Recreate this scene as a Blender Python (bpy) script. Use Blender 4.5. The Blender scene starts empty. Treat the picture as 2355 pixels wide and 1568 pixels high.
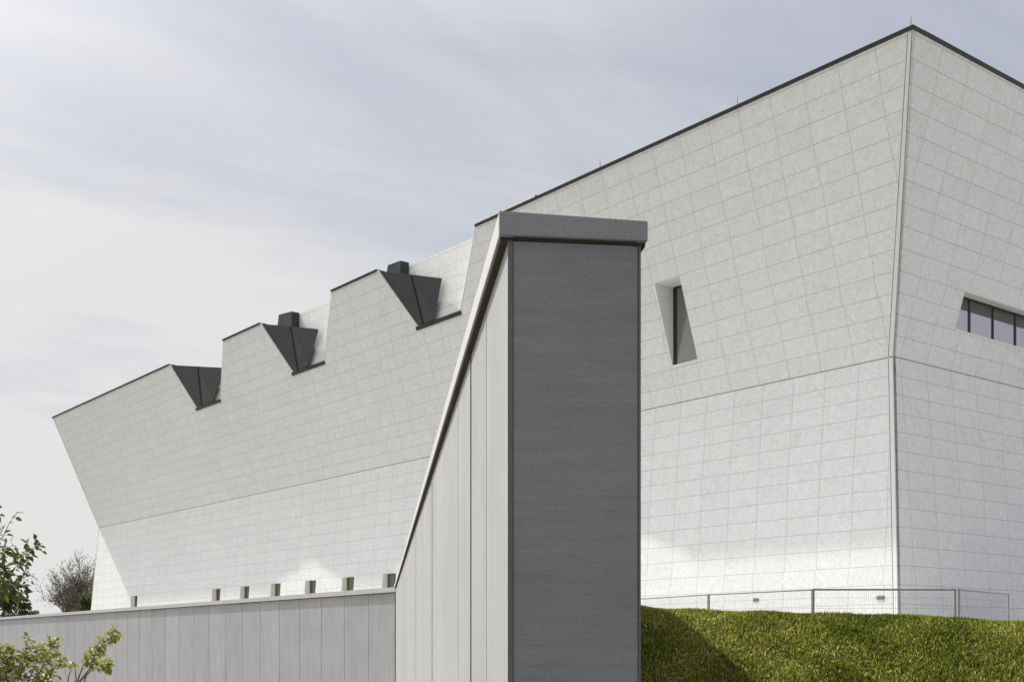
import bpy, bmesh, math, random
import numpy as np
from mathutils import Vector, Matrix
from mathutils.geometry import tessellate_polygon

S = bpy.context.scene
EYE = 1.6                       # camera height; lengths below are metres, heights 'rel' are above the eye

# ------------------------------------------------------------------ camera, sky, sun, exposure
cam_d = bpy.data.cameras.new("camera"); cam = bpy.data.objects.new("camera", cam_d)
S.collection.objects.link(cam); S.camera = cam
cam.location = (0, 0, EYE); cam.rotation_euler = (math.radians(90), 0, 0)
cam_d.sensor_width = 36; cam_d.lens = 2821.39/2355*36
cam_d.shift_x = (1177.5-1217.99)/2355; cam_d.shift_y = (1487.39-784)/2355
cam_d.clip_start = .05; cam_d.clip_end = 6000
S.render.resolution_x, S.render.resolution_y = 1024, 681

SUN = Vector((-.571, .465, 1)).normalized()
SUN_EL = math.asin(SUN.z); SUN_AZ = math.atan2(SUN.x, SUN.y)
sd = bpy.data.lights.new("sun", 'SUN'); sd.energy = 2.9; sd.angle = math.radians(.6); sd.color = (1, .95, .87)
so = bpy.data.objects.new("sun", sd); S.collection.objects.link(so)
so.rotation_euler = SUN.to_track_quat('Z', 'Y').to_euler(); so.location = SUN*80

S.view_settings.view_transform = 'Standard'; S.view_settings.look = 'None'
S.view_settings.exposure = 0.75; S.view_settings.gamma = 1


class G:
    """small node-graph writer"""
    def __init__(s, tree): s.t = tree; s.n = tree.nodes; s.l = tree.links
    def add(s, typ, ins=None, **kw):
        nd = s.n.new(typ)
        for k, v in kw.items(): setattr(nd, k, v)
        for k, v in (ins or {}).items():
            sock = nd.inputs[k]
            if hasattr(v, 'is_output'): s.l.new(v, sock)
            else: sock.default_value = v
        return nd
    def m(s, op, a, b=0.0, c=0.0, clamp=False):
        nd = s.n.new('ShaderNodeMath'); nd.operation = op; nd.use_clamp = clamp
        for i, v in enumerate((a, b, c)):
            if hasattr(v, 'is_output'): s.l.new(v, nd.inputs[i])
            else: nd.inputs[i].default_value = v
        return nd.outputs[0]
    def ramp(s, fac, stops):
        nd = s.n.new('ShaderNodeValToRGB'); s.l.new(fac, nd.inputs[0]); e = nd.color_ramp.elements
        while len(e) < len(stops): e.new(.5)
        for el, (p, c) in zip(e, stops):
            el.position = p; el.color = (*c, 1) if len(c) == 3 else c
        return nd.outputs[0]
    def mix(s, f, a, b, blend='MIX'):
        nd = s.n.new('ShaderNodeMix'); nd.data_type = 'RGBA'; nd.blend_type = blend
        for k, v in ((0, f), (6, a), (7, b)):
            if hasattr(v, 'is_output'): s.l.new(v, nd.inputs[k])
            else: nd.inputs[k].default_value = v if k == 0 else (*v, 1)[:4]
        return nd.outputs[2]
    def maprange(s, v, a, b, c, d, smooth=True):
        nd = s.n.new('ShaderNodeMapRange'); nd.interpolation_type = 'SMOOTHSTEP' if smooth else 'LINEAR'
        s.l.new(v, nd.inputs[0])
        for i, x in enumerate((a, b, c, d)): nd.inputs[i+1].default_value = x
        return nd.outputs[0]
    def noise(s, vec, scale, detail=3, rough=.5, dist=0.0, dim='3D'):
        nd = s.add('ShaderNodeTexNoise', {'Scale': scale, 'Detail': detail, 'Roughness': rough, 'Distortion': dist}, noise_dimensions=dim)
        s.l.new(vec, nd.inputs['Vector']); return nd.outputs[0]
    def mapping(s, vec, scale=(1, 1, 1), loc=(0, 0, 0), rot=(0, 0, 0)):
        nd = s.add('ShaderNodeMapping', {'Location': loc, 'Rotation': rot, 'Scale': scale}); s.l.new(vec, nd.inputs[0]); return nd.outputs[0]


W = bpy.data.worlds.new("World"); S.world = W; W.use_nodes = True
g = G(W.node_tree); g.n.clear()
SKY_STR = .1
sky = g.add('ShaderNodeTexSky', sky_type='NISHITA', sun_disc=False, sun_elevation=SUN_EL, sun_rotation=SUN_AZ, air_density=1.0, dust_density=2.0, ozone_density=1.0)
tc = g.add('ShaderNodeTexCoord')
dirv = tc.outputs['Generated']
sep = g.add('ShaderNodeSeparateXYZ'); g.l.new(dirv, sep.inputs[0])
zz = g.m('MAXIMUM', sep.outputs[2], .0)
zc = g.m('ADD', zz, .22)
flat = g.add('ShaderNodeCombineXYZ', {0: g.m('DIVIDE', sep.outputs[0], zc), 1: g.m('DIVIDE', sep.outputs[1], zc), 2: 0.0}).outputs[0]
rot = g.mapping(flat, rot=(0, 0, math.radians(-38)))
n1 = g.noise(g.mapping(rot, (1.0, 2.2, 1), (3.1, 1.7, 0)), .80, 5, .5, .8)
rot2 = g.mapping(flat, rot=(0, 0, math.radians(-26)))
n2 = g.noise(g.mapping(rot2, (1.0, 3.6, 1), (7.3, .4, 0)), 1.5, 5, .55, .7)
cl = g.m('ADD', g.m('MULTIPLY', n1, .66), g.m('MULTIPLY', n2, .34))
cloud = g.maprange(cl, .34, .62, 0.0, 1.0)
sdot = g.add('ShaderNodeVectorMath', {1: tuple(SUN)}, operation='DOT_PRODUCT'); g.l.new(dirv, sdot.inputs[0])
d01 = g.m('MULTIPLY_ADD', sdot.outputs['Value'], .5, .5)
glow = g.m('POWER', d01, 42.0)
hor = g.m('POWER', g.m('SUBTRACT', 1.0, zz, clamp=True), 4.0)
left = g.maprange(sep.outputs[0], -.5, .5, 1.0, 0.0)           # thin high cloud is thicker toward the sun's side of the sky
veil = g.m('ADD', g.m('MULTIPLY', hor, .55), g.m('MULTIPLY', left, .50))
amt = g.m('ADD', g.m('MULTIPLY', cloud, .50), veil, clamp=True)
back = g.maprange(sep.outputs[1], .1, -.6, 0.0, 1.0)              # unseen sky behind the camera, dimmed slightly to shape fill on the walls
high = g.maprange(zz, .45, .95, 0.0, 1.0)
lum = g.m('ADD', g.m('ADD', 2.72, g.m('MULTIPLY', amt, 1.85)), g.m('MULTIPLY', glow, 54.0))
lum = g.m('ADD', lum, g.m('ADD', g.m('MULTIPLY', back, -.1), g.m('MULTIPLY', high, .2)))
ccol = g.mix(amt, (.905, .915, 1.06), (1.0, 1.0, .99))
cl_rgb = g.add('ShaderNodeVectorMath', operation='SCALE'); g.l.new(ccol, cl_rgb.inputs[0]); g.l.new(lum, cl_rgb.inputs[3])
mixf = g.m('MULTIPLY_ADD', amt, .22, .76)
final = g.mix(mixf, sky.outputs[0], cl_rgb.outputs[0])
bg = g.add('ShaderNodeBackground', {'Strength': SKY_STR}); g.l.new(final, bg.inputs[0])
out = g.add('ShaderNodeOutputWorld'); g.l.new(bg.outputs[0], out.inputs[0])

# ------------------------------------------------------------------ helpers
COL = S.collection

def tag(o, label=None, cat=None, group=None, kind=None):
    for k, v in (('label', label), ('category', cat), ('group', group), ('kind', kind)):
        if v: o[k] = v
    return o

def thing(name, loc, label, cat, group=None):
    o = bpy.data.objects.new(name, None); COL.objects.link(o); o.location = loc; o.empty_display_size = .3
    return tag(o, label, cat, group)

def wloc(o):
    p = Vector(o.location)
    while o.parent: o = o.parent; p = p + Vector(o.location)
    return p

def mesh_obj(name, verts, faces, mat, parent=None, uvs=None, smooth=False, loc=None):
    """verts in world space (or in the parent's space when loc == 'local'); uvs: per-vertex list"""
    me = bpy.data.meshes.new(name)
    off = Vector((0, 0, 0))
    if parent is not None and loc != 'local': off = wloc(parent)
    me.from_pydata([tuple(Vector(v)-off) for v in verts], [], faces)
    if uvs is not None:
        ul = me.uv_layers.new(name="UVMap")
        for lp in me.loops: ul.data[lp.index].uv = uvs[lp.vertex_index]
    for m in (mat if isinstance(mat, (list, tuple)) else [mat]): me.materials.append(m)
    if smooth:
        for p in me.polygons: p.use_smooth = True
    me.update()
    o = bpy.data.objects.new(name, me); COL.objects.link(o)
    if parent is not None: o.parent = parent
    return o

class MB:
    """mesh collector in world space"""
    def __init__(s): s.v = []; s.f = []; s.uv = []
    def poly(s, pts, uv=None):
        i = len(s.v); s.v += [Vector(p) for p in pts]; s.f.append(tuple(range(i, i+len(pts))))
        s.uv += uv if uv else [(0, 0)]*len(pts)
    def prism(s, pts, d, uv=None):
        """closed prism: polygon pts swept by d"""
        pts = [Vector(p) for p in pts]; d = Vector(d); n = len(pts)
        nrm = Vector((0, 0, 0))
        for i in range(n): nrm += pts[i].cross(pts[(i+1) % n])
        if nrm.dot(d) > 0: pts = pts[::-1]; uv = uv[::-1] if uv else None
        i = len(s.v); s.v += pts+[p+d for p in pts]
        s.uv += (uv+uv) if uv else [(0, 0)]*(2*n)
        s.f.append(tuple(range(i, i+n))); s.f.append(tuple(range(i+2*n-1, i+n-1, -1)))
        for k in range(n):
            a, b = i+k, i+(k+1) % n
            s.f.append((b, a, a+n, b+n))
    def box(s, o, x, y, z):
        """box from corner o along three edge vectors"""
        o, x, y, z = map(Vector, (o, x, y, z)); s.prism([o, o+x, o+x+y, o+y], z)
    def slab(s, loops, P, d):
        """polygon with holes; loops of 2-D points, P maps 2-D to 3-D, d = thickness vector"""
        allp = [p for lp in loops for p in lp]
        tris = tessellate_polygon([[Vector((p[0], p[1], 0)) for p in lp] for lp in loops])
        i = len(s.v); n = len(allp); d = Vector(d)
        s.v += [Vector(P(*p)) for p in allp]+[Vector(P(*p))+d for p in allp]; s.uv += [tuple(p) for p in allp]*2
        for t in tris:
            a, b, c = (s.v[i+k] for k in t)
            t = tuple(t) if (b-a).cross(c-a).dot(d) < 0 else tuple(t)[::-1]
            s.f.append(tuple(i+k for k in t)); s.f.append(tuple(i+n+k for k in t[::-1]))
        k0 = i
        m = len(loops[0])            # only the outer edge gets sides: openings are lined by their own reveals
        for k in range(m):
            a, b = k0+k, k0+(k+1) % m
            s.f.append((a, b, b+n, a+n))
    def tube(s, pts, radii, sides=6):
        pts = [Vector(p) for p in pts]; i0 = len(s.v)
        for k, p in enumerate(pts):
            t = (pts[min(k+1, len(pts)-1)]-pts[max(k-1, 0)]).normalized()
            a = t.cross(Vector((.31, .77, .2))).normalized(); b = t.cross(a)
            for j in range(sides):
                an = 2*math.pi*j/sides
                s.v.append(p+(a*math.cos(an)+b*math.sin(an))*radii[k]); s.uv.append((0, 0))
        for k in range(len(pts)-1):
            for j in range(sides):
                a = i0+k*sides+j; b = i0+k*sides+(j+1) % sides
                s.f.append((a, b, b+sides, a+sides))
        s.f.append(tuple(i0+(len(pts)-1)*sides+j for j in range(sides)))
        s.f.append(tuple(i0+j for j in reversed(range(sides))))
    def build(s, name, mat, parent=None, uv=False, smooth=False, loc=None):
        return mesh_obj(name, s.v, s.f, mat, parent, s.uv if uv else None, smooth, loc)

# ------------------------------------------------------------------ materials
def mat_new(name):
    m = bpy.data.materials.new(name); m.use_nodes = True; t = m.node_tree; t.nodes.clear(); gg = G(t)
    b = gg.add('ShaderNodeBsdfPrincipled'); o = gg.add('ShaderNodeOutputMaterial'); gg.l.new(b.outputs[0], o.inputs[0])
    return m, gg, b

def mat_plain(name, col, rough=.6, metal=0.0, var=.12, scale=3.0, bump=0.0):
    m, q, b = mat_new(name)
    co = q.add('ShaderNodeTexCoord').outputs['Object']
    n = q.noise(co, scale, 5, .6)
    c = q.mix(q.maprange(n, .3, .7, 0, 1, False), tuple(x*(1-var) for x in col), tuple(min(1, x*(1+var)) for x in col))
    q.l.new(c, b.inputs['Base Color']); b.inputs['Roughness'].default_value = rough; b.inputs['Metallic'].default_value = metal
    if bump:
        bp = q.add('ShaderNodeBump', {'Strength': bump, 'Distance': .01}); q.l.new(q.noise(co, scale*25, 3), bp.inputs['Height']); q.l.new(bp.outputs[0], b.inputs['Normal'])
    return m

def mat_granite(name, col, u0=0.0, v0=10.656, w=1.55, h=.70, lines=True):
    """pale granite cladding in a stack bond with slightly uneven vertical joints; UV in metres (along wall, height)"""
    m, q, b = mat_new(name)
    uv = q.add('ShaderNodeUVMap').outputs[0]
    sp = q.add('ShaderNodeSeparateXYZ'); q.l.new(uv, sp.inputs[0])
    rv = q.m('DIVIDE', q.m('SUBTRACT', sp.outputs[1], v0), h); row = q.m('FLOOR', rv)
    wn = q.add('ShaderNodeTexWhiteNoise', noise_dimensions='1D'); q.l.new(q.m('ADD', row, .37), wn.inputs['W'])
    ju = q.m('MULTIPLY', q.m('SUBTRACT', wn.outputs[0], .5), .08)
    cu = q.m('DIVIDE', q.m('ADD', q.m('SUBTRACT', sp.outputs[0], u0), ju), w); colm = q.m('FLOOR', cu)
    cell = q.add('ShaderNodeCombineXYZ', {0: colm, 1: row, 2: 0.0}).outputs[0]
    wc = q.add('ShaderNodeTexWhiteNoise', noise_dimensions='3D'); q.l.new(cell, wc.inputs['Vector'])
    # granite figure: the offset by cell makes neighbouring slabs differ
    offs = q.add('ShaderNodeVectorMath', {1: (13.1, 7.7, 3.3)}, operation='MULTIPLY_ADD'); q.l.new(cell, offs.inputs[0]); q.l.new(uv, offs.inputs[2])
    f1 = q.noise(offs.outputs[0], 2.2, 6, .62, 1.6); f2 = q.noise(offs.outputs[0], 5.5, 5, .62, 1.2)
    vein = q.m('ABSOLUTE', q.m('SUBTRACT', f1, .5))
    vein = q.maprange(vein, .0, .09, 1, 0)
    f3 = q.noise(uv, .09, 3, .5)
    val = q.m('ADD', q.m('MULTIPLY', q.m('SUBTRACT', wc.outputs[0], .5), .035), q.m('MULTIPLY', q.m('SUBTRACT', f2, .5), .34))
    val = q.m('ADD', val, q.m('MULTIPLY', vein, .09)); val = q.m('ADD', val, q.m('MULTIPLY', q.m('SUBTRACT', f1, .5), .10))
    val = q.m('ADD', val, q.m('MULTIPLY', q.m('SUBTRACT', f3, .5), .12))
    val = q.m('ADD', val, .98)
    base = q.mix(q.maprange(f1, .35, .65, 0, 1, False), tuple(c*k for c, k in zip(col, (1.0, 1.0, .985))), tuple(c*k for c, k in zip(col, (.99, 1.0, 1.015))))
    sc = q.add('ShaderNodeVectorMath', operation='SCALE'); q.l.new(base, sc.inputs[0]); q.l.new(val, sc.inputs[3])
    c = sc.outputs[0]
    if lines:
        fu = q.m('MULTIPLY', q.m('FRACT', cu), w); fv = q.m('MULTIPLY', q.m('FRACT', rv), h)
        du = q.m('MINIMUM', fu, q.m('SUBTRACT', w, fu)); dv = q.m('MINIMUM', fv, q.m('SUBTRACT', h, fv))
        lv = q.maprange(dv, .008, .013, 1, 0); lu = q.maprange(du, .008, .0125, 1.0, 0)
        jm = q.m('MAXIMUM', lv, lu)
        c = q.mix(q.m('MULTIPLY', jm, .52), c, (.20, .195, .185))
        bp = q.add('ShaderNodeBump', {'Strength': .35, 'Distance': .012}); q.l.new(q.m('SUBTRACT', 1.0, jm), bp.inputs['Height']); q.l.new(bp.outputs[0], b.inputs['Normal'])
    q.l.new(c, b.inputs['Base Color']); b.inputs['Roughness'].default_value = .62; b.inputs['Specular IOR Level'].default_value = .35
    return m

def mat_concrete(name, col, streak_dir='V', amp=.2, fine=.1, joint=None, rough=.75):
    """fibre-cement / board finish: streaks along V (vertical) or H; UV in metres (along wall, height)"""
    m, q, b = mat_new(name)
    uv = q.add('ShaderNodeUVMap').outputs[0]
    sv = (5.5, .22, 1) if streak_dir == 'V' else (.8, 14.0, 1)
    s1 = q.noise(q.mapping(uv, sv), 1.0, 6, .65, .3)
    s2 = q.noise(q.mapping(uv, tuple(x*4.2 for x in sv), (3, 9, 0)), 1.0, 4, .6, .2)
    blot = q.noise(q.mapping(uv, (1, 1, 1), (5, 2, 0)), .9, 5, .6)
    spk = q.noise(uv, 60.0, 2, .7)
    val = q.m('ADD', q.m('MULTIPLY', q.m('SUBTRACT', s1, .5), amp*2), q.m('MULTIPLY', q.m('SUBTRACT', s2, .5), amp*1.3))
    val = q.m('ADD', val, q.m('MULTIPLY', q.m('SUBTRACT', blot, .5), amp*1.6))
    val = q.m('ADD', val, q.m('MULTIPLY', q.m('SUBTRACT', spk, .5), fine*2))
    sp = q.add('ShaderNodeSeparateXYZ'); q.l.new(uv, sp.inputs[0])
    if joint:   # per-panel tone
        wn = q.add('ShaderNodeTexWhiteNoise', noise_dimensions='1D'); q.l.new(q.m('ADD', q.m('FLOOR', q.m('DIVIDE', sp.outputs[0], joint)), .31), wn.inputs['W'])
        val = q.m('ADD', val, q.m('MULTIPLY', q.m('SUBTRACT', wn.outputs[0], .5), .10))
    sc = q.add('ShaderNodeVectorMath', {0: col}, operation='SCALE'); q.l.new(q.m('ADD', val, 1.0), sc.inputs[3])
    q.l.new(sc.outputs[0], b.inputs['Base Color']); b.inputs['Roughness'].default_value = rough; b.inputs['Specular IOR Level'].default_value = .3
    bp = q.add('ShaderNodeBump', {'Strength': .25, 'Distance': .004}); q.l.new(q.m('ADD', s2, q.m('MULTIPLY', spk, .4)), bp.inputs['Height']); q.l.new(bp.outputs[0], b.inputs['Normal'])
    return m

def mat_leaf(name, c1, c2, c3=None, rough=.5, trans=.35):
    m, q, b = mat_new(name)
    at = q.add('ShaderNodeAttribute', attribute_name='tint').outputs['Fac']
    stops = [(0, c1), (.75, c2), (1, c3 or c2)]
    c = q.ramp(at, stops); q.l.new(c, b.inputs['Base Color']); b.inputs['Roughness'].default_value = rough
    b.inputs['Specular IOR Level'].default_value = .4
    tr = q.add('ShaderNodeBsdfTranslucent'); q.l.new(q.mix(.5, c, (.30, .34, .04), 'MIX'), tr.inputs[0])
    mx = q.add('ShaderNodeMixShader', {0: trans}); q.l.new(b.outputs[0], mx.inputs[1]); q.l.new(tr.outputs[0], mx.inputs[2])
    o = [n for n in q.n if n.type == 'OUTPUT_MATERIAL'][0]; q.l.new(mx.outputs[0], o.inputs[0])
    return m

M = {}
M['granite'] = mat_granite('granite panels', (.765, .772, .762))
M['granite_up'] = mat_granite('granite panels upper course', (.765, .772, .762), u0=.2)
M['granite_r'] = mat_granite('granite panels end wall', (.765, .772, .762), u0=.45, w=1.66)
M['granite_plain'] = mat_granite('granite trim', (.765, .772, .762), lines=False)
M['joint'] = mat_plain('dark joint seal', (.10, .095, .09), .8)
M['joint_pale'] = mat_plain('grey joint seal', (.20, .19, .18), .8)
M['reveal'] = mat_plain('off white window reveal', (.86, .845, .80), .6, 0, .04)
M['coping_dark'] = mat_plain('dark bronze roof edge', (.035, .036, .037), .45, .3)
M['dark_metal'] = mat_plain('charcoal roof cladding', (.033, .035, .040), .55, .1, .18, 1.2)
M['bar'] = mat_plain('dark window bars', (.03, .027, .022), .4, .3)
M['cope_shade'] = mat_plain('dark brown underside shade', (.035, .029, .020), .9)
M['white_metal'] = mat_plain('white roof upstand', (.78, .78, .77), .5)
M['steel'] = mat_plain('galvanised steel', (.32, .325, .33), .5, .3, .15, 8)
M['grille'] = mat_plain('grey vent grille', (.22, .22, .215), .5, .4)
M['membrane'] = mat_plain('pale roof membrane', (.55, .55, .54), .8)
M['conc_side'] = mat_concrete('pale board finish', (.355, .356, .353), 'V', .17, .03, 1.43)
M['conc_end_shaded'] = mat_concrete('brushed end board with shade', (.215, .220, .234), 'H', .24, .28)  # brushed board; shade of the end face partly put into its darker colour
M['conc_edge'] = mat_concrete('slate panel edge', (.13, .132, .138), 'V', .1, .05)
M['conc_cope'] = mat_concrete('grey coping stone', (.52, .515, .50), 'H', .08, .16)
M['conc_cope_shaded'] = mat_concrete('coping end with shade', (.245, .25, .262), 'H', .10, .34)
M['conc_low'] = mat_concrete('grey board finish', (.40, .40, .408), 'V', .21, .04, 2.1)
M['bark'] = mat_plain('grey brown bark', (.11, .085, .065), .9, 0, .3, 20)
M['twig'] = mat_plain('grey twig bark', (.075, .062, .052), .9, 0, .3, 2)
M['leaf_backlit'] = mat_leaf('backlit pear leaf', (.04, .052, .010), (.085, .105, .020), (.17, .175, .045), .45, .25)  # same leaf as the young trees, colour darkened for backlight
M['leaf_sunlit'] = mat_leaf('sunlit young leaf', (.10, .125, .012), (.34, .36, .05), (.62, .57, .22), .45, .3)  # same leaf, colour brightened and yellowed for sunlight
M['leaf_ever'] = mat_leaf('dark evergreen leaf', (.018, .026, .008), (.05, .062, .015), (.09, .085, .02), .6, .15)
M['leaf_bud'] = mat_leaf('olive spring buds', (.07, .06, .035), (.11, .10, .06), (.16, .15, .09), .7, .2)

def mat_glass(name, col, metal, rough=.03):
    m, q, b = mat_new(name)
    co = q.add('ShaderNodeTexCoord').outputs['Object']
    b.inputs['Base Color'].default_value = (*col, 1); b.inputs['Metallic'].default_value = metal; b.inputs['Roughness'].default_value = rough
    bp = q.add('ShaderNodeBump', {'Strength': .04, 'Distance': .02}); q.l.new(q.noise(co, .8, 2), bp.inputs['Height']); q.l.new(bp.outputs[0], b.inputs['Normal'])
    return m
M['glass'] = mat_glass('coated window glass', (.58, .555, .57), .8)
M['glass_slot'] = mat_glass('dark window glass', (.26, .27, .25), .6)
M['soffit_refl'] = mat_plain('dark olive soffit reflection', (.065, .062, .052), .35)
M['glass_green'] = mat_glass('green tinted glass', (.20, .23, .16), .4, .05)

def mat_ground(name, c1, c2, scale=.6, bump=.3):
    m, q, b = mat_new(name)
    co = q.add('ShaderNodeTexCoord').outputs['Object']
    n = q.noise(co, scale, 6, .65); n2 = q.noise(co, scale*22, 4, .7)
    f = q.m('ADD', q.m('MULTIPLY', n, .55), q.m('MULTIPLY', n2, .45))
    q.l.new(q.mix(q.maprange(f, .35, .65, 0, 1, False), c1, c2), b.inputs['Base Color']); b.inputs['Roughness'].default_value = .9; b.inputs['Specular IOR Level'].default_value = .08
    bp = q.add('ShaderNodeBump', {'Strength': bump, 'Distance': .03}); q.l.new(n2, bp.inputs['Height']); q.l.new(bp.outputs[0], b.inputs['Normal'])
    return m
M['lawn'] = mat_ground('dry gravelly ground', (.15, .145, .125), (.24, .23, .205), .5)
M['soil'] = mat_ground('turf thatch', (.012, .014, .004), (.04, .036, .010), 1.3)
M['paving'] = mat_ground('pale gravel paving', (.42, .415, .405), (.54, .535, .52), .35, .15)

# ------------------------------------------------------------------ ground
def smoothstep(a, b, x):
    t = min(1, max(0, (x-a)/(b-a))); return t*t*(3-2*t)

def build_ground():
    """one sheet to the horizon: level lawn near the camera that falls away to the left of the walls"""
    xs = sorted(set([-2500, -900, -400, -200, -120]+list(np.arange(-90, 61, 5.0))+[90, 150, 300, 900, 2500]))
    ys = sorted(set([-2500, -900, -300, -120, -60]+list(np.arange(-40, 141, 5.0))+[180, 300, 900, 2500]))
    v = []; f = []
    for y in ys:
        for x in xs:
            v.append((x, y, -3.0*smoothstep(10, 34, y)*smoothstep(2.5, -2, x)-.03*smoothstep(8, 20, y)-3.0*smoothstep(0, 20, y-30)*smoothstep(-2, 3, x)))
    nx = len(xs)
    for j in range(len(ys)-1):
        for i in range(nx-1): f.append((j*nx+i, j*nx+i+1, (j+1)*nx+i+1, (j+1)*nx+i))
    tag(mesh_obj('ground', v, f, M['lawn'], smooth=True), kind='structure')
build_ground()

# wall geometry shared by the two concrete walls and the berm (plan coordinates)
AX = Vector((-.1236, .9923, 0)); RX = Vector((.9923, .1236, 0))      # along / across the tall wall
W0 = Vector((-.174, 7.03, EYE))                                        # near left corner of its coping (at eye level)
LX = Vector((-.6, .8, 0)); LN = Vector((-.8, -.6, 0))                  # along / outward from the low wall
J = Vector((-5.36, 48.8, EYE))                                         # where the low wall meets the tall one
TH = .6754
dL = Vector((-math.sin(TH), math.cos(TH), 0)); dR = Vector((math.cos(TH), math.sin(TH), 0)); UP = Vector((0, 0, 1))
F0 = Vector((13.35, 45, EYE))                                          # museum corner at the fold, plan point at eye level

def build_terrace():
    # raised forecourt behind the walls: a solid block, edge hidden inside the low wall and under the berm
    a = J-LN*.4; z = EYE-.42
    p = [a, a+LX*90, a+LX*90+Vector((60, 120, 0)), Vector((150, 200, 0)), Vector((150, 27, 0)), Vector((-2.2, 27, 0))]
    p = [Vector((q.x, q.y, z)) for q in p]
    b = MB(); b.prism(p, (0, 0, -5)); tag(b.build('terrace', M['paving']), kind='structure')
build_terrace()

def wall_right_x(y): return .655-.1246*(y-7.15)
def berm_z(x, y):
    """height of the grass bank, rel"""
    zc = .333+.036*math.exp(-max(0, x-.9)/1.1)-.031*(x-1.05)
    if x > 6: zc = .17-.01*(x-6)
    yc = 11.5+.01*x; t = yc-y
    if t > 0: z = zc-.40*(math.sqrt(t*t+.4**2)-.4)
    else: z = max(zc-.10*(math.sqrt(t*t+.6)-.77), -.36)
    z += .003*math.sin(x*1.9+y*.7)+.006*math.sin(x*.8-y*2.3+1)+.003*math.sin(x*4.1+y*3.2)
    return max(z, -1.72)

def build_berm():
    ys = list(np.arange(4, 14.01, .125))+list(np.arange(14.5, 30.1, .5)); us = list(np.arange(0, 9, .15))+list(np.arange(9, 34, 1.0))
    v = []; f = []
    for y in ys:
        x0 = wall_right_x(y)-.12 if y < 48 else -6
        for u in us: x = x0+u; v.append((x, y, EYE+berm_z(x, y)))
    n = len(us)
    for j in range(len(ys)-1):
        for i in range(n-1): f.append((j*n+i, j*n+i+1, (j+1)*n+i+1, (j+1)*n+i))
    tag(mesh_obj('grass_bank', v, f, M['soil'], smooth=True), kind='structure')
build_berm()

# ------------------------------------------------------------------ museum
ZF, ZT, ZB = 10.656, 20.6, -.45          # fold, roof, base (rel)
KU, KR, KL = .309, .290, .0742           # outward lean of upper left, upper right, lower walls
LEN, LEN_R = 83.0, 46.0
mus = thing('museum_building', F0-UP*EYE+UP*(EYE+ZB),
            'large pale granite museum with leaning walls, folded waist, notched roofline and black roof edge', 'building')

def pL(s, z, n=0.0):      # left facade: s along, z height, n extra offset inward (+) / outward (-)
    off = -KU*(z-ZF) if z >= ZF else -KL*(ZF-z)
    return F0+dL*s+dR*(off+n)+UP*z
def pR(s, z, n=0.0):      # right (end) facade
    off = -KR*(z-ZF) if z >= ZF else -KL*(ZF-z)
    return F0+dR*s+dL*(off+n)+UP*z
def nL(s, n, z): return F0+dL*s+dR*n+UP*z       # n measured from the fold line

s_tc = -KR*(ZT-ZF)                       # corner at the roof, along the left facade
s_bc = -KL*(ZF-ZB)
e_t = LEN+KU*(ZT-ZF); e_b = LEN+KL*(ZF-ZB)
ZN = 17.18                               # notch floor
NOTCH = [(59.6, ), (45.0, ), (30.88, )]  # peak position of each notch
def nv(p): return dict(P=p, V=p-2.42, B=p-6.42, T=p-9.15)
WT = .14
loop = [(0, ZF), (LEN, ZF), (e_t, ZT)]
for (p,) in NOTCH:
    q = nv(p); loop += [(q['P'], ZT), (q['V'], ZN), (q['B'], ZN), (q['T'], ZT)]
loop += [(s_tc, ZT)]
SLOT = [(10.85, 12.2), (9.37, 12.2), (9.43, 15.58), (10.90, 15.58)]
b = MB(); b.slab([loop, SLOT], pL, dR*WT); b.build('upper_wall', M['granite_up'], mus, uv=True)

# lower left wall with the row of small windows
wins = [72.55, 56.55, 51.87, 47.22, 42.42, 37.72, 33.05]
WH = [[(s, 3.05), (s, 4.28), (s+1.42, 4.28), (s+1.42, 3.05)] for s in wins]
b = MB(); b.slab([[(s_bc, ZB), (e_b, ZB), (LEN, ZF), (0, ZF)]]+WH, pL, dR*WT); b.build('lower_wall', M['granite'], mus, uv=True)

# end facade
RIB = [(3.35, 12.12), (3.35+14.9, 12.12), (3.37+14.9, 13.44), (3.37, 13.44)]
s_tr = -KU*(ZT-ZF)
e_rt = LEN_R+KR*(ZT-ZF); e_rb = LEN_R+KL*(ZF-ZB)
b = MB(); b.slab([[(0, ZF), (LEN_R, ZF), (e_rt, ZT), (s_tr, ZT)], RIB], pR, dL*WT); b.build('upper_wall', M['granite_r'], mus, uv=True)
b = MB(); b.slab([[(s_bc, ZB), (e_rb, ZB), (LEN_R, ZF), (0, ZF)]], pR, dL*WT); b.build('lower_wall', M['granite_r'], mus, uv=True)

# far end wall and back wall close the volume
def pE(r, z):
    off = KU*(z-ZF) if z >= ZF else KL*(ZF-z); return F0+dL*(LEN+off)+dR*r+UP*z
b = MB()
b.slab([[(0, ZF), (LEN_R, ZF), (e_rt, ZT), (s_tr, ZT)]], pE, -dL*WT); b.slab([[(s_bc, ZB), (e_rb, ZB), (LEN_R, ZF), (0, ZF)]], pE, -dL*WT)
b.build('end_wall', M['granite'], mus, uv=True)
def pB(s, z):
    off = KU*(z-ZF) if z >= ZF else KL*(ZF-z); return F0+dR*(LEN_R+off)+dL*s+UP*z
b = MB()
b.slab([[(0, ZF), (LEN, ZF), (e_t, ZT), (s_tc, ZT)]], pB, -dR*WT); b.slab([[(s_bc, ZB), (e_b, ZB), (LEN, ZF), (0, ZF)]], pB, -dR*WT)
b.build('back_wall', M['granite'], mus, uv=True)

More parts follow.
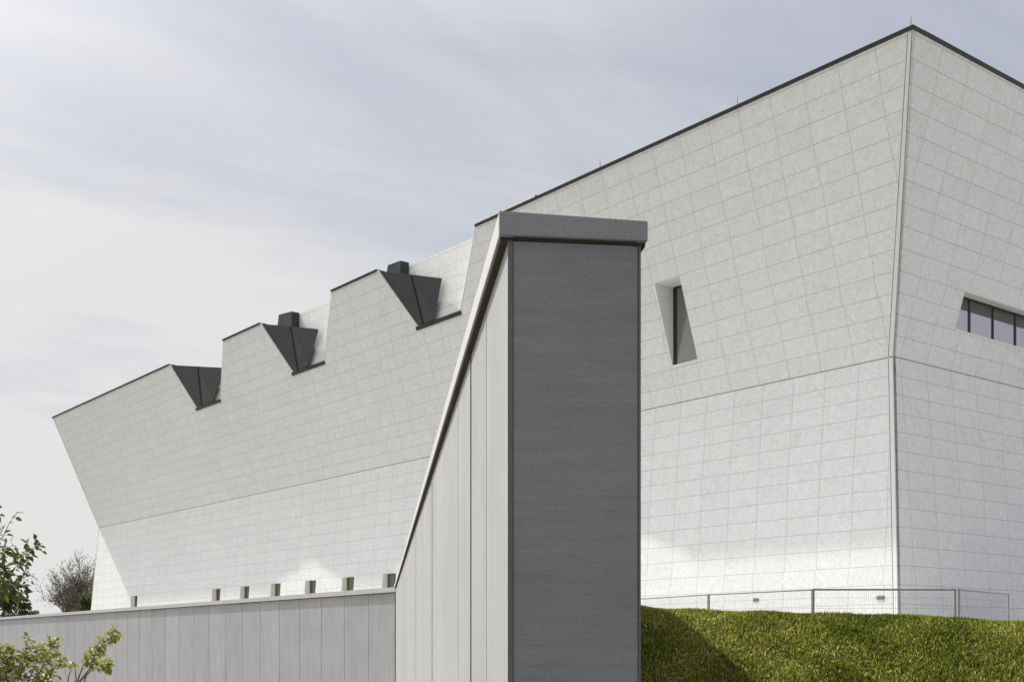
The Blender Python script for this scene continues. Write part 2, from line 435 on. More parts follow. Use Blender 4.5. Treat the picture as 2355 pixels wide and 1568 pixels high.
# roof: deck at notch-floor level plus raised roof inside the notch walls
b = MB(); b.prism([nL(-1.2, -1.70, ZN-.1), nL(LEN+1.6, -1.70, ZN-.1), nL(LEN+1.6, LEN_R+1.4, ZN-.1), nL(-1.2, LEN_R+1.4, ZN-.1)], (0, 0, -.2))
b.build('roof', M['membrane'], mus)

# upright granite walls standing back inside the notches, lit by the sun
for k, (p,) in enumerate(NOTCH):
    q = nv(p); top = 18.9 if k == 0 else ZT+.03
    pts = [(q['P']+.05, ZN), (q['P']+.05, top), (q['T']-.3, top), (q['T']-.3, ZN)]
    P = lambda s, z: nL(s, -2.04-.03*(z-ZN)+.006*(q['P']-s), z)
    b = MB(); b.slab([pts], P, dR*.25); b.build('notch_wall', M['granite'], mus, uv=True)

# thick cheeks behind the facade so that each notch side reads as masonry, and the raised roof behind the parapets
segs = [(e_t, 59.6, ), (nv(59.6)['T'], 45.0), (nv(45.0)['T'], 30.88), (nv(30.88)['T'], s_tc)]
b = MB()
for a, c in segs:
    a2, c2 = a-.35, c+.35
    b.prism([nL(a2, KU*-9.94+.2, ZT-.12), nL(c2, KU*-9.94+.2, ZT-.12), nL(c2, -2.35, ZT-.12), nL(a2, -2.35, ZT-.12)], (0, 0, -.25))
b.prism([nL(e_t-.4, -1.40, ZT-.14), nL(59.8, -1.40, ZT-.14), nL(59.8, 40, ZT-.14), nL(e_t-.4, 40, ZT-.14)], (0, 0, -.3))
b.prism([nL(48.5, -1.40, ZT-.14), nL(s_tc+.4, -1.40, ZT-.14), nL(s_tc+.4, 40, ZT-.14), nL(48.5, 40, ZT-.14)], (0, 0, -.3))
b.build('roof', M['membrane'], mus)

# pale trims on the raking edge of every notch, dark flashing on roof edges and notch floors
for p, in NOTCH:
    q = nv(p); b = MB(); d = MB()
    b.prism([pL(q['P'], ZT-.02, -.03), pL(q['V'], ZN, -.03), pL(q['V']-.11, ZN, -.03), pL(q['P']-.11, ZT-.02, -.03)], dR*.5)
    b.build('notch_trim', M['granite_plain'], mus); b = MB()
    b.prism([pL(q['T'], ZT-.02, -.004), pL(q['B'], ZN+.05, -.004), pL(q['B']+.05, ZN+.05, -.004), pL(q['T']+.05, ZT-.02, -.004)], dR*.4)
    d.prism([pL(q['V']+.12, ZN-.16, -.06), pL(q['B']-.02, ZN-.16, -.06), pL(q['B']-.02, ZN+.03, -.06), pL(q['V']+.12, ZN+.03, -.06)], dR*.7)
    b.build('notch_trim', M['granite_plain'], mus); d.build('roof_edge', M['coping_dark'], mus)
ZC = ZT+.06
for a, c in segs:
    c2 = c if c != s_tc else s_tc-.06
    d = MB(); d.prism([pL(a+.03, ZT-.055, -.06), pL(c2, ZT-.055, -.06), pL(c2, ZC, -.06), pL(a+.03, ZC, -.06)], dR*.55); d.build('roof_edge', M['coping_dark'], mus)
d = MB(); d.prism([pR(s_tr+.50, ZT-.055, -.06), pR(e_rt+.1, ZT-.055, -.06), pR(e_rt+.1, ZC-.003, -.06), pR(s_tr+.50, ZC-.003, -.06)], dL*.55)
d.build('roof_edge', M['coping_dark'], mus)

# charcoal roof-light housings filling the left part of each notch
for k, (p,) in enumerate(NOTCH):
    q = nv(p)
    A = nL(p-.13, -2.98, ZT-.03); V = nL(q['V']-.13, -2.02, ZN+.04); R = nL((53.95, 40.15, 26.58)[k], -2.22, ZN+.04); Q = nL((51.6, 38.55, 25.55)[k], -2.44, 19.05)
    t = .36; Mt = A.lerp(Q, .51); Mb = V.lerp(R, .25)
    b = MB(); bk = dR*.22+dL*.45
    b.prism([A, V, Mb, Mt], bk); b.prism([Mt+dR*.004, Mb+dR*.004, R, Q], bk)
    r = b.build('roof_light', M['dark_metal'], mus)
    e = MB(); w = (Mb-Mt).normalized(); pr = (Q-A).normalized()
    e.prism([Mt-pr*.05, Mb-pr*.05, Mb+pr*.05, Mt+pr*.05], -dR*.05); e.build('seam', M['coping_dark'], r)
    if k:
        f0, f1 = ((0, 0), (.27, .52), (.10, .33))[k]; c0 = A.lerp(Q, f0)+dR*.05; c1 = A.lerp(Q, f1)+dR*.05
        h0, h1 = (.32, .68) if k == 2 else (.64, .94)
        e = MB(); e.prism([c0-UP*.1, c1-UP*.1, c1+UP*h1-dL*.02, c0+UP*h0-dL*.15], dR*.55); e.build('vent_box', M['dark_metal'], r)

# white upstand on the roof behind the parapet
b = MB(); b.prism([nL(21.2, -2.75, ZT-.1), nL(17.5, -2.75, ZT-.1), nL(17.5, -2.75, ZT+.34), nL(21.2, -2.75, ZT+.34)], dR*1.2); u = b.build('roof_upstand', M['white_metal'], mus)
b = MB(); b.prism([nL(17.495, -2.78, ZT-.1), nL(17.1, -2.78, ZT-.1), nL(17.1, -2.78, ZT+.22), nL(17.495, -2.78, ZT+.36)], dR*1.26); b.build('end_cap', M['coping_dark'], u)

# lightning rods
for s in (-2.66, 5.02, 12.9):
    b = MB(); o = nL(s, -2.85, ZC-.05); b.tube([o, o+UP*.16], [.05, .045], 8); b.tube([o+UP*.1, o+UP*.38, o+UP*.60], [.016, .014, .004], 6)
    b.build('lightning_rod', M['grille'], mus)

# waist joint and corner joints (dark recessed seals shown as proud gaskets)
b = MB(); h = .020
b.prism([pL(-.01, ZF-h, -.006), pL(LEN, ZF-h, -.006), pL(LEN, ZF+h*.5, -.006), pL(-.01, ZF+h*.5, -.006)], dR*.03)
b.prism([pR(.0, ZF-h, -.006), pR(LEN_R, ZF-h, -.006), pR(LEN_R, ZF+h*.5, -.006), pR(.0, ZF+h*.5, -.006)], dL*.03)
b.build('waist_joint', M['joint_pale'], mus)
b = MB()
def corner_line(f, z0, z1, c0, c1, s0, s1, n, d_):
    b.prism([f(c0+s0, z0, n), f(c0+s1, z0, n), f(c1+s1, z1, n), f(c1+s0, z1, n)], d_)
for z0, z1, c0, c1 in ((ZB, ZF-.04, s_bc, 0), (ZF+.03, ZT-.11, 0, s_tc)):
    corner_line(pL, z0, z1, c0, c1, .20, .232, -.004, dR*.02)
for z0, z1, c0, c1 in ((ZB, ZF-.04, s_bc, 0), (ZF+.03, ZT-.11, 0, s_tr)):
    corner_line(pR, z0, z1, c0, c1, .004, .022, -.004, dL*.02)
b.build('corner_joint', M['joint_pale'], mus)
b = MB()
for z0, z1, c0, c1 in ((ZB, ZF-.04, s_bc, 0), (ZF+.03, ZT-.11, 0, s_tc)):
    corner_line(pL, z0, z1, c0, c1, .032, .196, -.010, dR*.03)
b.build('corner_trim', M['granite_plain'], mus)

# slot window: upright glass in the leaning wall
NG = -.36
b = MB()
pin = [nL(s, NG, z) for s, z in SLOT]; po = [pL(s, z, .002) for s, z in SLOT]
for i in range(4):
    j = (i+1) % 4; b.prism([po[i], po[j], pin[j], pin[i]], [UP*-.1, -dL*.1, UP*.1, dL*.1][i])
sw = b.build('slot_window', M['granite_plain'], mus)
b = MB(); (a0, z0), (a1, _), (a2, z1), (a3, _) = SLOT; a0 = 11.0; a1 = 9.2
b.box(nL(a1, NG-.02, z0-.05), dL*(a0-a1), dR*.03, UP*(z1-z0+.1)); b.build('pane', M['glass_slot'], sw)
b = MB()
b.box(nL(a0-.30, NG-.07, z0+.01), dL*.15, dR*.05, UP*(z1-z0-.02)); b.box(nL(a1, NG-.07, z1-.09), dL*(a0-.305-a1), dR*.05, UP*.08)
b.build('frame', M['bar'], sw)

# ribbon window of the end wall
NGR = -.40
def nR(s, n, z): return F0+dR*s+dL*n+UP*z
b = MB(); pin = [nR(s, NGR, z) for s, z in RIB]; po = [pR(s, z, .002) for s, z in RIB]
for i in range(4):
    j = (i+1) % 4; b.prism([po[i], po[j], pin[j], pin[i]], [UP*-.1, dR*.1, UP*.1, -dR*.1][i])
rw = b.build('ribbon_window', M['granite_plain'], mus)
b = MB(); b.prism([pR(3.30, 12.04, -.03), pR(18.3, 12.04, -.03), pR(18.3, 12.12, -.03), pR(3.30, 12.12, -.03)], dL*.16); b.build('sill', M['granite_plain'], rw)
edges = [3.25]+[4.31+1.66*k for k in range(9)]
for k in range(len(edges)-1):
    b = MB(); b.box(nR(edges[k]+.03, NGR-.01, 12.05), dR*(edges[k+1]-edges[k]-.06), dL*.03, UP*1.4); b.build('pane', M['glass'], rw)
for k in range(len(edges)-1):  # dark band on the glass paints in the soffit's reflection
    b = MB(); b.box(nR(edges[k]+.03, NGR-.018, 12.93), dR*(edges[k+1]-edges[k]-.06), dL*.006, UP*.44); b.build('reflection_band', M['soffit_refl'], rw)
b = MB()
for e in edges[1:]: b.box(nR(e-.045, NGR-.05, 12.12), dR*.09, dL*.08, UP*1.26)
b.box(nR(3.2, NGR-.052, 13.37), dR*15, dL*.08, UP*.07)
b.build('frame', M['bar'], rw)

# small windows low on the long wall
for s, hole in zip(wins, WH):
    b = MB(); po = [pL(a, z, .002) for a, z in hole]; pin = [pL(a, z, .52) for a, z in hole]
    ext = [-dL*.08, UP*.08, dL*.08, -UP*.08]
    for i in range(4):
        j = (i+1) % 4; b.prism([po[i], po[j], pin[j], pin[i]], ext[i])
    w = b.build('window', M['reveal'], mus)
    b = MB(); b.box(pL(s-.02, 3.0, .48), dL*1.46, dR*.03, UP*1.3); b.build('pane', M['glass_green'], w)
    b = MB()
    for a, ww in ((s+.015, .06), (s+.68, .05), (s+1.345, .06)): b.box(pL(a, 3.06, .40), dL*ww, dR*.06, UP*1.2)
    b.box(pL(s+.08, 4.19, .40), dL*.59, dR*.055, UP*.06); b.box(pL(s+.735, 4.19, .40), dL*.60, dR*.055, UP*.06)
    b.build('frame', M['grille'], w)

# two small air grilles near the ground
for s, z, ww, hh in ((5.86, 1.84, .27, .13), (-.07, 1.74, .33, .13)):
    b = MB(); b.prism([pL(s, z, -.02), pL(s+ww, z, -.02), pL(s+ww, z+hh, -.02), pL(s, z+hh, -.02)], dR*.016)
    v_ = b.build('wall_grille', M['grille'], mus)
    e = MB()
    for k in range(5): e.prism([pL(s+.02, z+.015+k*.022, -.03), pL(s+ww-.02, z+.015+k*.022, -.03), pL(s+ww-.02, z+.024+k*.022, -.03), pL(s+.02, z+.024+k*.022, -.03)], dR*.009)
    e.build('louvre', M['steel'], v_)

# ------------------------------------------------------------------ tall concrete wall
H = 2.5
tw = thing('concrete_wall', (W0.x+.4, W0.y+.1, 0), 'tall pale concrete wall running away from the camera with dark shaded end board and thick coping', 'wall')
BL, BR, BF = .054, .834, .04             # body: left, right, front setback
LENW = 42.6
def pw(a, r, z): return W0+AX*a+RX*r+UP*z
ztop = 2.362
ztr = lambda r: 2.50-.026*r
joints = [2.8, 9.75, 16.7, 23.6, 30.6, 37.5]
b = MB(); a0 = BF; panels = []
for j in joints+[LENW]:
    panels.append((a0, j-.008)); a0 = j+.008
for a, c in panels:                       # left face panels, 28 mm thick, open 16 mm joints
    q = [(a, -1.7 if a < 12 else -4.6), (c, -1.7 if a < 12 else -4.6), (c, ztop-.03), (a, ztop-.03)]
    b.prism([pw(x, BL, z) for x, z in q], RX*.028, uv=[(x+.2, z) for x, z in q])
b.build('side_panel', M['conc_side'], tw, uv=True)
b = MB()
for a, c in panels:
    q = [(a, -4.6), (c, -4.6), (c, ztop-.03), (a, ztop-.03)]
    b.prism([pw(x, BR, z) for x, z in q], RX*-.010, uv=[(x+7.2, z) for x, z in q])
b.build('side_panel', M['conc_side'], tw, uv=True)
b = MB(); q = [(BL+.032, -4.6), (BR-.015, -4.6), (BR-.015, ztop-.019), (BL+.032, ztop-.019)]
b.prism([pw(BF+.006, r, z) for r, z in q], AX*.03, uv=q); b.build('end_panel', M['conc_end_shaded'], tw, uv=True)
b = MB()                                  # mitred slate edges of the side panels, seen from the end
for r0, r1 in ((BL-.001, BL+.0275), (BR-.011, BR+.001)):
    q = [(r0, -4.6), (r1, -4.6), (r1, ztop-.019), (r0, ztop-.019)]
    b.prism([pw(BF-.004, r, z) for r, z in q], AX*.003, uv=q)
b.build('panel_edge', M['conc_edge'], tw, uv=True)
b = MB(); q = [(BL+.03, -4.7), (BR-.03, -4.7), (BR-.03, ztop), (BL+.03, ztop)]
b.prism([pw(BF+.04, r, z) for r, z in q], AX*(LENW-.1)); b.build('core', M['joint'], tw)
b = MB()                                  # slim cover strips over the joints of the lit side
for j, pr in [(2.8, .0085), (9.75, .006), (1.43, .0013), (4.4, .0016), (16.7, .004)]:
    b.box(pw(j-.009, BL-pr, -4.6), AX*.018, RX*(pr+.02), UP*(4.6+ztop-.035))
b.build('cover_strip', M['conc_edge'], tw)
b = MB(); cj = [0, 2.805, 6.3, 9.76, 13.2, 16.7, 20.2, 23.6, 27.1, 30.6, 34.1, 37.5, 41.0, 42.75]
for a, c in zip(cj[:-1], cj[1:]):
    q = [(0, ztop), (.869, ztop), (.869, ztr(.869)), (0, 2.50)]
    if a == 0: a = .032
    pts = [pw(a+.003, r, z) for r, z in q]
    b.prism(pts, AX*(c-a-.006), uv=[(r+a*.37, z) for r, z in q])
cp = b.build('coping', M['conc_cope'], tw, uv=True)
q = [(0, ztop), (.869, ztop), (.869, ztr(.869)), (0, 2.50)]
b = MB(); b.prism([pw(0, r, z) for r, z in q], AX*.035, uv=q); ce = b.build('coping_end_shaded', M['conc_cope_shaded'], tw, uv=True)  # same coping stone; shade of the front face put into a darker colour
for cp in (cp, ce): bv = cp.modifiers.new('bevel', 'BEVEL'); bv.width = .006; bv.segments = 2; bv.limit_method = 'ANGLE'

b = MB()  # dark strips stand in for the shade under the coping
for r0, r1 in ((.010, BL+.03), (BR-.03, .861)): b.box(pw(.036, r0, ztop-.022), AX*(LENW-.036), RX*(r1-r0), UP*.0195)
b.box(pw(BF-.012, BL+.0305, ztop-.016), RX*(BR-BL-.061), AX*.05, UP*.014)
b.build('underside_shade', M['cope_shade'], tw)

# ------------------------------------------------------------------ low concrete wall
lw = thing('concrete_wall', (J.x-20, J.y+27, -2), 'long low grey concrete wall with pale coping crossing in front of the museum', 'wall')
def pl(a, n, z): return J+LX*a+LN*n+UP*z
LL = 88.0; zt2 = 2.19
b = MB(); k = 0
while k*2.1 < LL:
    a, c = k*2.1+.018, (k+1)*2.1-.018
    q = [(a, -5), (c, -5), (c, zt2-.03), (a, zt2-.03)]
    b.prism([pl(x, 0, z) for x, z in q], LN*-.06, uv=q); k += 1
b.build('wall_panel', M['conc_low'], lw, uv=True)
b = MB(); b.prism([pl(-.5, -.055, -5), pl(LL, -.055, -5), pl(LL, -.05, zt2), pl(-.5, -.05, zt2)], LN*-.6); b.build('core', M['joint'], lw)
b = MB(); a = -.2
while a < LL:
    c = a+4.2; q = [(a+.012, zt2), (c-.012, zt2), (c-.012, 2.385), (a+.012, 2.385)]
    b.prism([pl(x, .085, z) for x, z in q], LN*-.87, uv=q); a = c
b.build('coping', M['conc_cope'], lw, uv=True)

# ------------------------------------------------------------------ temporary fence panels
FZ = 1.385
def fence_panel(label):
    r = thing('fence_panel', (0, 0, 0), label, 'fence', 'wire mesh fence panels behind the grass bank')
    L = 3.46; Hh = 1.80
    b = MB(); t = .024
    b.tube([(t, 0, 0), (t, 0, Hh)], [t, t], 10); b.tube([(L-t, 0, 0), (L-t, 0, Hh)], [t, t], 10)
    b.tube([(0, 0, Hh), (L, 0, Hh)], [.024, .024], 10); b.tube([(0, 0, .12), (L, 0, .12)], [.017, .017], 10)
    b.build('frame', M['steel'], r, loc='local')
    b = MB(); k = .05
    while k < L-.04:
        b.box((k-.0015, -.0015, .12), (.003, 0, 0), (0, .003, 0), (0, 0, Hh-.12)); k += .05
    for z in (.35, .60, .85, 1.10, 1.35, 1.60): b.box((.03, .002, z-.0025), (L-.06, 0, 0), (0, .004, 0), (0, 0, .005))
    b.build('wire_mesh', M['steel'], r, loc='local')
    for x in (t, L-t):
        b = MB(); b.prism([(x-.11, -.33, 0), (x+.11, -.33, 0), (x+.09, -.30, .13), (x-.09, -.30, .13)], (0, .66, 0)); b.build('foot_block', M['conc_cope'], r, loc='local')
    return r
fp = fence_panel('mesh fence panel facing the camera in front of the building corner')
spec = [((6.80, 29.5), (10.26, 29.5), None),
        ((4.70, 32.25), (6.74, 29.62), 'mesh fence panel angled away just left of the double post, below a small grille'),
        ((3.05, 35.3), (4.66, 32.35), 'mesh fence panel beside the tall concrete wall, farthest and lowest of the row'),
        ((10.33, 29.55), (12.75, 32.4), 'mesh fence panel angled away at the right end, against the shaded wall')]
for i, (p0, p1, lab) in enumerate(spec):
    if i == 0: r = fp
    else:
        r = fp.copy(); COL.objects.link(r); r['label'] = lab
        for ch in fp.children:
            c = ch.copy(); COL.objects.link(c); c.parent = r
    r.location = (p0[0], p0[1], EYE+FZ-1.80); r.rotation_euler = (0, 0, math.atan2(p1[1]-p0[1], p1[0]-p0[0]))

# ------------------------------------------------------------------ trees
def leaf_mesh(name, leaves, mat, parent):
    """leaves: list of (pos, direction, normal, length, width, tint); folded along the midrib"""
    n = len(leaves); V = np.zeros((n, 8, 3)); T = np.zeros((n, 8))
    for i, (p, d, nn, L, w, t) in enumerate(leaves):
        d = d.normalized(); s = d.cross(nn)
        if s.length < 1e-4: s = d.cross(Vector((.3, .5, .7)))
        s.normalize(); u = s.cross(d)
        cup = .22*w
        pts = [p, p+d*L*.30-s*w*.46+u*cup, p+d*L*.30-u*cup*.2, p+d*L*.30+s*w*.46+u*cup, p+d*L*.68-s*w*.38+u*cup*.4-u*L*.04, p+d*L*.68-u*L*.07, p+d*L*.68+s*w*.38+u*cup*.4-u*L*.04, p+d*L-u*L*.16]
        V[i] = [tuple(x) for x in pts]; T[i] = t
    quads = [(0, 1, 2), (0, 2, 3), (1, 4, 5, 2), (2, 5, 6, 3), (4, 7, 5), (5, 7, 6)]
    faces = [tuple(i*8+k for k in q) for i in range(n) for q in quads]
    o = mesh_obj(name, V.reshape(-1, 3).tolist(), faces, mat, parent)
    at = o.data.attributes.new('tint', 'FLOAT', 'POINT'); at.data.foreach_set('value', T.reshape(-1))
    return o

def rnd_unit(R):
    while True:
        v = Vector((R.uniform(-1, 1), R.uniform(-1, 1), R.uniform(-1, 1)))
        if .05 < v.length < 1: return v.normalized()

def wl(x, y, d):     # a point at depth d from plan bearing / height, used to place limbs at their real size
    return Vector(((x-1218)/2821.39*d, d, EYE+(1487.4-y)/2821.39*d))

def limb(b, R, p0, p1, r0, r1, n=6, wob=.06):
    pts = []; L = (p1-p0).length
    for i in range(n+1):
        t = i/n; p = p0.lerp(p1, t)
        if 0 < i < n: p = p+rnd_unit(R)*L*wob*.4
        pts.append(p)
    b.tube(pts, [r0+(r1-r0)*i/n for i in range(n+1)], 6)
    return pts

def leafy_shoot(b, R, leaves, p0, p1, r0, n, L, spread, tint, start=.25, sun=0):
    pts = limb(b, R, p0, p1, r0, r0*.35)
    ax = (p1-p0).normalized()
    for i in range(n):
        t = start+(1-start)*R.random()**.8; k = min(int(t*6), 5); p = pts[k].lerp(pts[k+1], t*6-k)
        side = rnd_unit(R); side = (side-ax*side.dot(ax)).normalized()
        d = (side*.9+ax*R.uniform(.1, .9)+Vector((0, 0, R.uniform(-.7, .25)))).normalized()
        base = p+side*spread*R.random()**1.4
        ln = L*R.uniform(.65, 1.2)
        b.tube([p, base], [.0022, .0013], 3)
        leaves.append((base, d, (Vector((0, 0, 1))+rnd_unit(R)*.8), ln, ln*R.uniform(.55, .75), min(1, max(0, tint+R.uniform(-.38, .38)))))

# ornamental pear, mostly outside the frame at the left
def pear_tree():
    R = random.Random(4); D = 13.0
    base = Vector((-6.05, D, 0)); base.z = -.15
    t = thing('pear_tree', base, 'young pear tree with dark backlit leaves against the sky at the left edge', 'tree')
    b = MB(); leaves = []
    top = wl(-60, 1190, D)
    limb(b, R, base, Vector((-5.98, D, 1.55)), .045, .030, 6, .02); limb(b, R, Vector((-5.98, D, 1.5)), top, .030, .008, 6, .04)
    sh = [((-60, 1330), (40, 1176), 0, 26, .07), ((-30, 1290), (12, 1205), .1, 26, .09), ((0, 1310), (97, 1248), 0, 58, .085), ((15, 1300), (62, 1292), -.1, 22, .06),
          ((-40, 1300), (28, 1254), .1, 44, .10), ((-60, 1380), (82, 1318), .1, 60, .10), ((-30, 1370), (60, 1345), .0, 60, .10), ((-50, 1350), (25, 1310), -.1, 60, .13),
          ((-40, 1380), (18, 1332), .1, 60, .13), ((-40, 1400), (25, 1352), .2, 30, .10), ((-60, 1250), (-10, 1150), 0, 40, .1), ((-70, 1300), (-160, 1190), 0, 60, .16), ((-60, 1350), (-190, 1290), 0, 70, .18),
          ((-60, 1260), (-110, 1120), 0, 50, .14), ((-60, 1390), (-150, 1370), 0, 60, .18), ((-60, 1220), (-50, 1090), 0, 40, .1)]
    for (a, c, dy, n, spd) in sh:
        p0 = wl(*a, D); p1 = wl(*c, D+dy*3+R.uniform(-.25, .25)); stem = Vector((-5.98-.06*R.random(), D, p0.z-.12))
        limb(b, R, stem, p0, .012, .008, 3, .05)
        leafy_shoot(b, R, leaves, p0, p1, .007, int(n*.85), .076, spd, .30)
    b.build('trunk', M['bark'], t); leaf_mesh('crown', leaves, M['leaf_backlit'], t)
pear_tree()

def young_pear(loc, label, shoots, seed, D, tint=.55):
    R = random.Random(seed)
    t = thing('young_pear_tree', loc, label, 'tree', 'young pear trees in front of the low wall')
    b = MB(); leaves = []
    fork = Vector(loc)+Vector((0, 0, .75))
    limb(b, R, Vector(loc), fork, .022, .016, 4, .03)
    for a, m, c, n, spd, st in shoots:
        dd = D+R.uniform(-.25, .25)
        p0 = wl(*a, dd); p1 = wl(*m, dd); p2 = wl(*c, dd+R.uniform(-.1, .1))
        limb(b, R, fork, p0, .012, .009, 4, .05); limb(b, R, p0, p1, .009, .006, 4, .04)
        leafy_shoot(b, R, leaves, p1, p2, .006, int(n*1.75) if n > 12 else n, .056, spd, tint, st)
    b.build('trunk', M['bark'], t); leaf_mesh('crown', leaves, M['leaf_sunlit'], t)

young_pear((-5.05, 12.0, -.12), 'bushy yellow green young tree at the bottom left corner in front of the low wall',
           [((10, 1600), (0, 1560), (-5, 1478), 60, .11, 0), ((20, 1600), (15, 1545), (30, 1490), 46, .10, 0), ((20, 1600), (35, 1560), (58, 1500), 46, .10, 0), ((10, 1600), (-30, 1540), (-60, 1470), 80, .14, 0),
            ((30, 1610), (50, 1540), (68, 1462), 30, .05, .1), ((40, 1610), (75, 1545), (100, 1480), 46, .09, 0), ((40, 1610), (95, 1540), (128, 1470), 52, .09, 0), ((50, 1610), (105, 1570), (142, 1505), 40, .08, 0),
            ((50, 1610), (92, 1590), (112, 1540), 44, .08, 0), ((0, 1610), (5, 1590), (20, 1520), 60, .11, 0), ((40, 1610), (60, 1580), (40, 1540), 30, .08, 0), ((10, 1610), (-20, 1580), (-40, 1520), 60, .13, 0), ((50, 1620), (80, 1600), (85, 1560), 30, .07, 0)], 7, 12.0)
young_pear((-4.42, 11.6, -.12), 'slim young tree with one bright leafy shoot leaning right in front of the low wall',
           [((172, 1580), (192, 1528), (268, 1446), 96, .055, 0), ((178, 1572), (210, 1532), (222, 1520), 18, .04, 0), ((180, 1570), (214, 1536), (254, 1526), 30, .05, .2), ((150, 1600), (157, 1560), (167, 1524), 9, .02, .75), ((185, 1590), (200, 1548), (206, 1543), 3, .02, .8), ((165, 1600), (175, 1560), (172, 1527), 6, .02, .8)], 11, 11.6, .62)

# leafless budding tree and dark evergreens beyond the low wall
def twiggy_tree():
    R = random.Random(21); D = 135.0
    base = Vector((wl(152, 1400, D).x, D, EYE-.42)); top = wl(150, 1225, D).z
    t = thing('budding_tree', base, 'twiggy grey tree with hardly any leaves beside the museum wall', 'tree')
    b = MB(); leaves = []; Ht = top-base.z
    def grow(p, d, L, r, lev):
        n = 4; pts = [p]; q = p
        for i in range(n):
            d = (d+rnd_unit(R)*.22+Vector((0, 0, .05))).normalized(); q = q+d*L/n; pts.append(q)
        b.tube(pts, [r*(1-.55*i/n) for i in range(n+1)], 5 if lev < 3 else 3)
        if lev >= 5:
            for i in range(2):
                if R.random() < .55: leaves.append((pts[R.randint(1, n)], rnd_unit(R), rnd_unit(R), .17*R.uniform(.6, 1.3), .11, R.random()))
            return
        for i in range(3 if lev else 9):
            k = R.randint(1, n) if lev else R.randint(2, n)
            ax = rnd_unit(R); ax = (ax-d*ax.dot(d)).normalized()
            grow(pts[k], (d*R.uniform(.5, 1)+ax*R.uniform(.5, 1.0)+Vector((0, 0, .12))).normalized(), L*R.uniform(.58, .82), max(r*.58, .021), lev+1)
        grow(pts[-1], (d+rnd_unit(R)*.3).normalized(), L*.72, r*.45, lev+1)
    grow(base, Vector((.02, 0, 1)), Ht*.30, .22, 0)
    b.build('trunk', M['twig'], t); leaf_mesh('crown', leaves, M['leaf_bud'], t)
twiggy_tree()

def evergreen(base, h, rx, label, seed, n=2600, tint=.3):
    R = random.Random(seed)
    t = thing('evergreen_tree', base, label, 'tree', 'dark evergreens beyond the low wall')
    b = MB(); limb(b, R, Vector(base), Vector(base)+Vector((0, 0, h*.9)), .16, .03, 6, .01); leaves = []
    lobes = []
    for i in range(22):
        z = R.uniform(.08, .95); rr = rx*(1-z)**.55*R.uniform(.25, .95); an = R.uniform(0, 6.28)
        c = Vector(base)+Vector((math.cos(an)*rr, math.sin(an)*rr, z*h)); lobes.append((c, rx*R.uniform(.22, .42)))
        limb(b, R, Vector(base)+Vector((0, 0, z*h*.8)), c, .05, .015, 3, .05)
    for i in range(n):
        c, r = R.choice(lobes); u = rnd_unit(R); p = c+u*r*R.random()**.35
        leaves.append((p, (u+Vector((0, 0, -.2))+rnd_unit(R)*.5), u+rnd_unit(R)*.6, .30*R.uniform(.6, 1.3), .16, min(1, max(0, tint+R.uniform(-.3, .45)))))
    b.build('trunk', M['bark'], t); leaf_mesh('crown', leaves, M['leaf_ever'], t)
g0 = EYE-.42
def at(px, D): return (wl(px, 1400, D).x, D, g0)
evergreen(at(8, 112), 5.8, 1.9, 'dark evergreen nearest the left edge behind the low wall', 31)
evergreen(at(50, 116), 4.9, 1.6, 'dark evergreen shrub second from the left edge behind the low wall', 32)
evergreen(at(84, 118), 3.9, 1.2, 'lowest olive brown evergreen shrub behind the low wall', 33, 1600, .6)
evergreen(at(196, 128), 6.0, 1.5, 'dark green evergreen between the twiggy tree and the museum wall', 34, 2200, .25)
evergreen(at(-40, 114), 6.6, 2.2, 'dark evergreen standing just past the left edge', 35)

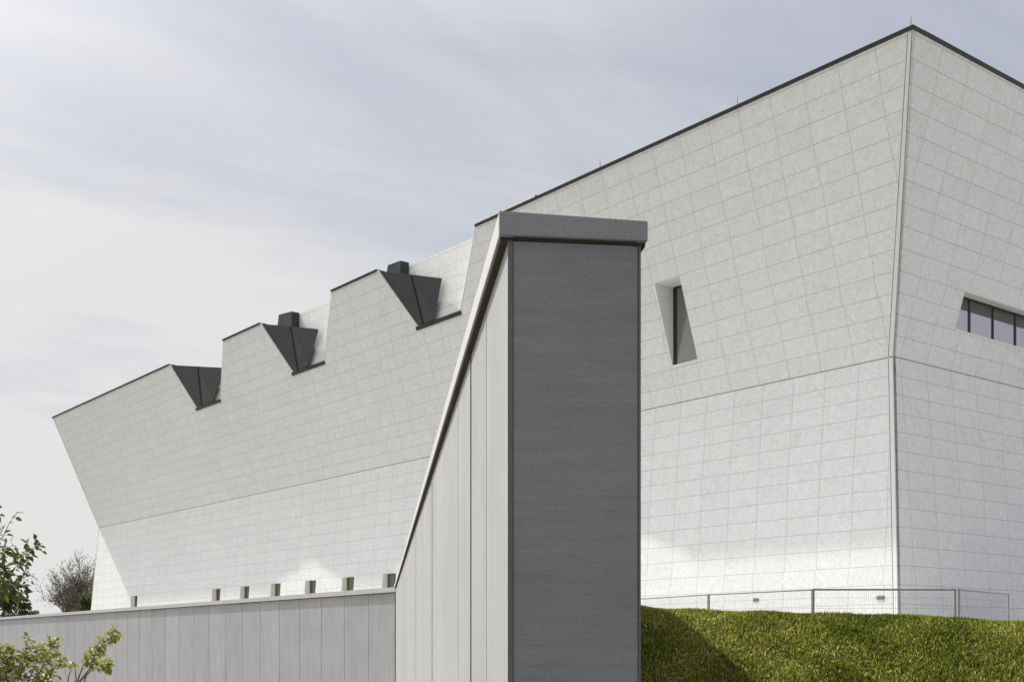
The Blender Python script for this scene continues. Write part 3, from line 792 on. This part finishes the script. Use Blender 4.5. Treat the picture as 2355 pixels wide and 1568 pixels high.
# ------------------------------------------------------------------ grass
def build_grass():
    rng = np.random.default_rng(5)
    def area(x0, x1, y0, y1, dens):
        n = int((x1-x0)*(y1-y0)*dens); return rng.uniform(x0, x1, n), rng.uniform(y0, y1, n)
    parts = [area(-.4, 5.6, 9.2, 12.6, 9000), area(5.6, 9, 8, 13, 900), area(-.2, 6, 6, 9.2, 1000), area(-1, 8, 12.6, 16, 500)]
    X = np.concatenate([p[0] for p in parts]); Y = np.concatenate([p[1] for p in parts])
    k = X > (.655-.1246*(Y-7.15))+.012; X, Y = X[k], Y[k]
    n = len(X)
    Z = np.array([berm_z(float(a), float(c)) for a, c in zip(X, Y)])+EYE
    # clumping: low-frequency lushness and dryness fields
    def field(sx, sy, ph, m=6):
        f = np.zeros(n); r2 = np.random.default_rng(ph)
        for i in range(m):
            a = r2.uniform(0, 6.28); w = r2.uniform(.5, 1.6); f += np.sin((X*math.cos(a)*sx+Y*math.sin(a)*sy)*w+r2.uniform(0, 6.28))
        return f/m**.5
    lush = field(2.6, 2.6, 1)+.8*field(9, 9, 2); dry = field(1.7, 2.2, 3)+.7*field(6.5, 6.5, 4)
    h = (.031+.012*np.clip(lush, -1.2, 1.5))*rng.uniform(.6, 1.25, n); w = rng.uniform(.003, .0056, n)
    an = rng.uniform(0, 2*np.pi, n); lean = rng.uniform(.25, 1.05, n); la = rng.uniform(0, 2*np.pi, n)
    dx, dy = np.cos(an)*w, np.sin(an)*w; lx, ly = np.cos(la)*lean*h, np.sin(la)*lean*h
    hz = h*np.sqrt(np.clip(1-lean**2*.6, .2, 1))
    V = np.zeros((n, 5, 3))
    V[:, 0] = np.stack([X-dx, Y-dy, Z-.01], 1); V[:, 1] = np.stack([X+dx, Y+dy, Z-.01], 1)
    V[:, 2] = np.stack([X-dx*.8+lx*.35, Y-dy*.8+ly*.35, Z+hz*.6], 1); V[:, 3] = np.stack([X+dx*.8+lx*.35, Y+dy*.8+ly*.35, Z+hz*.6], 1)
    V[:, 4] = np.stack([X+lx, Y+ly, Z+hz], 1)
    tint = np.clip(.37+.10*dry-.06*lush+rng.normal(0, .23, n), 0, 1)
    me = bpy.data.meshes.new('grass'); me.vertices.add(n*5); me.vertices.foreach_set('co', V.reshape(-1))
    base = (np.arange(n)*5)[:, None]
    loops = np.concatenate([base+np.array([[0, 1, 3, 2]]), base+np.array([[2, 3, 4]])], 1).reshape(-1)
    me.loops.add(len(loops)); me.loops.foreach_set('vertex_index', loops.astype(np.int32))
    ls = np.stack([np.arange(n)*7, np.arange(n)*7+4], 1).reshape(-1)
    me.polygons.add(n*2); me.polygons.foreach_set('loop_start', ls.astype(np.int32))
    me.update(calc_edges=True); me.validate()
    a = me.attributes.new('tint', 'FLOAT', 'POINT'); a.data.foreach_set('value', np.repeat(tint, 5))
    m, q, b = mat_new('grass blades')
    t = q.add('ShaderNodeAttribute', attribute_name='tint').outputs['Fac']
    c = q.ramp(t, [(0, (.016, .026, .004)), (.30, (.088, .108, .012)), (.6, (.205, .20, .032)), (.85, (.35, .315, .11)), (1, (.44, .41, .24))])
    q.l.new(c, b.inputs['Base Color']); b.inputs['Roughness'].default_value = .6; b.inputs['Specular IOR Level'].default_value = .15
    tr = q.add('ShaderNodeBsdfTranslucent'); ct = q.add('ShaderNodeVectorMath', {1: (1.9, 2.0, 1.9)}, operation='MULTIPLY'); q.l.new(c, ct.inputs[0])
    q.l.new(ct.outputs[0], tr.inputs[0]); mx = q.add('ShaderNodeMixShader', {0: .55}); q.l.new(b.outputs[0], mx.inputs[1]); q.l.new(tr.outputs[0], mx.inputs[2])
    q.l.new(mx.outputs[0], [x for x in q.n if x.type == 'OUTPUT_MATERIAL'][0].inputs[0])
    me.materials.append(m); o = bpy.data.objects.new('grass', me); COL.objects.link(o)
    tag(o, 'short mown green grass with straw coloured tips on the bank', 'grass', kind='stuff')
build_grass()
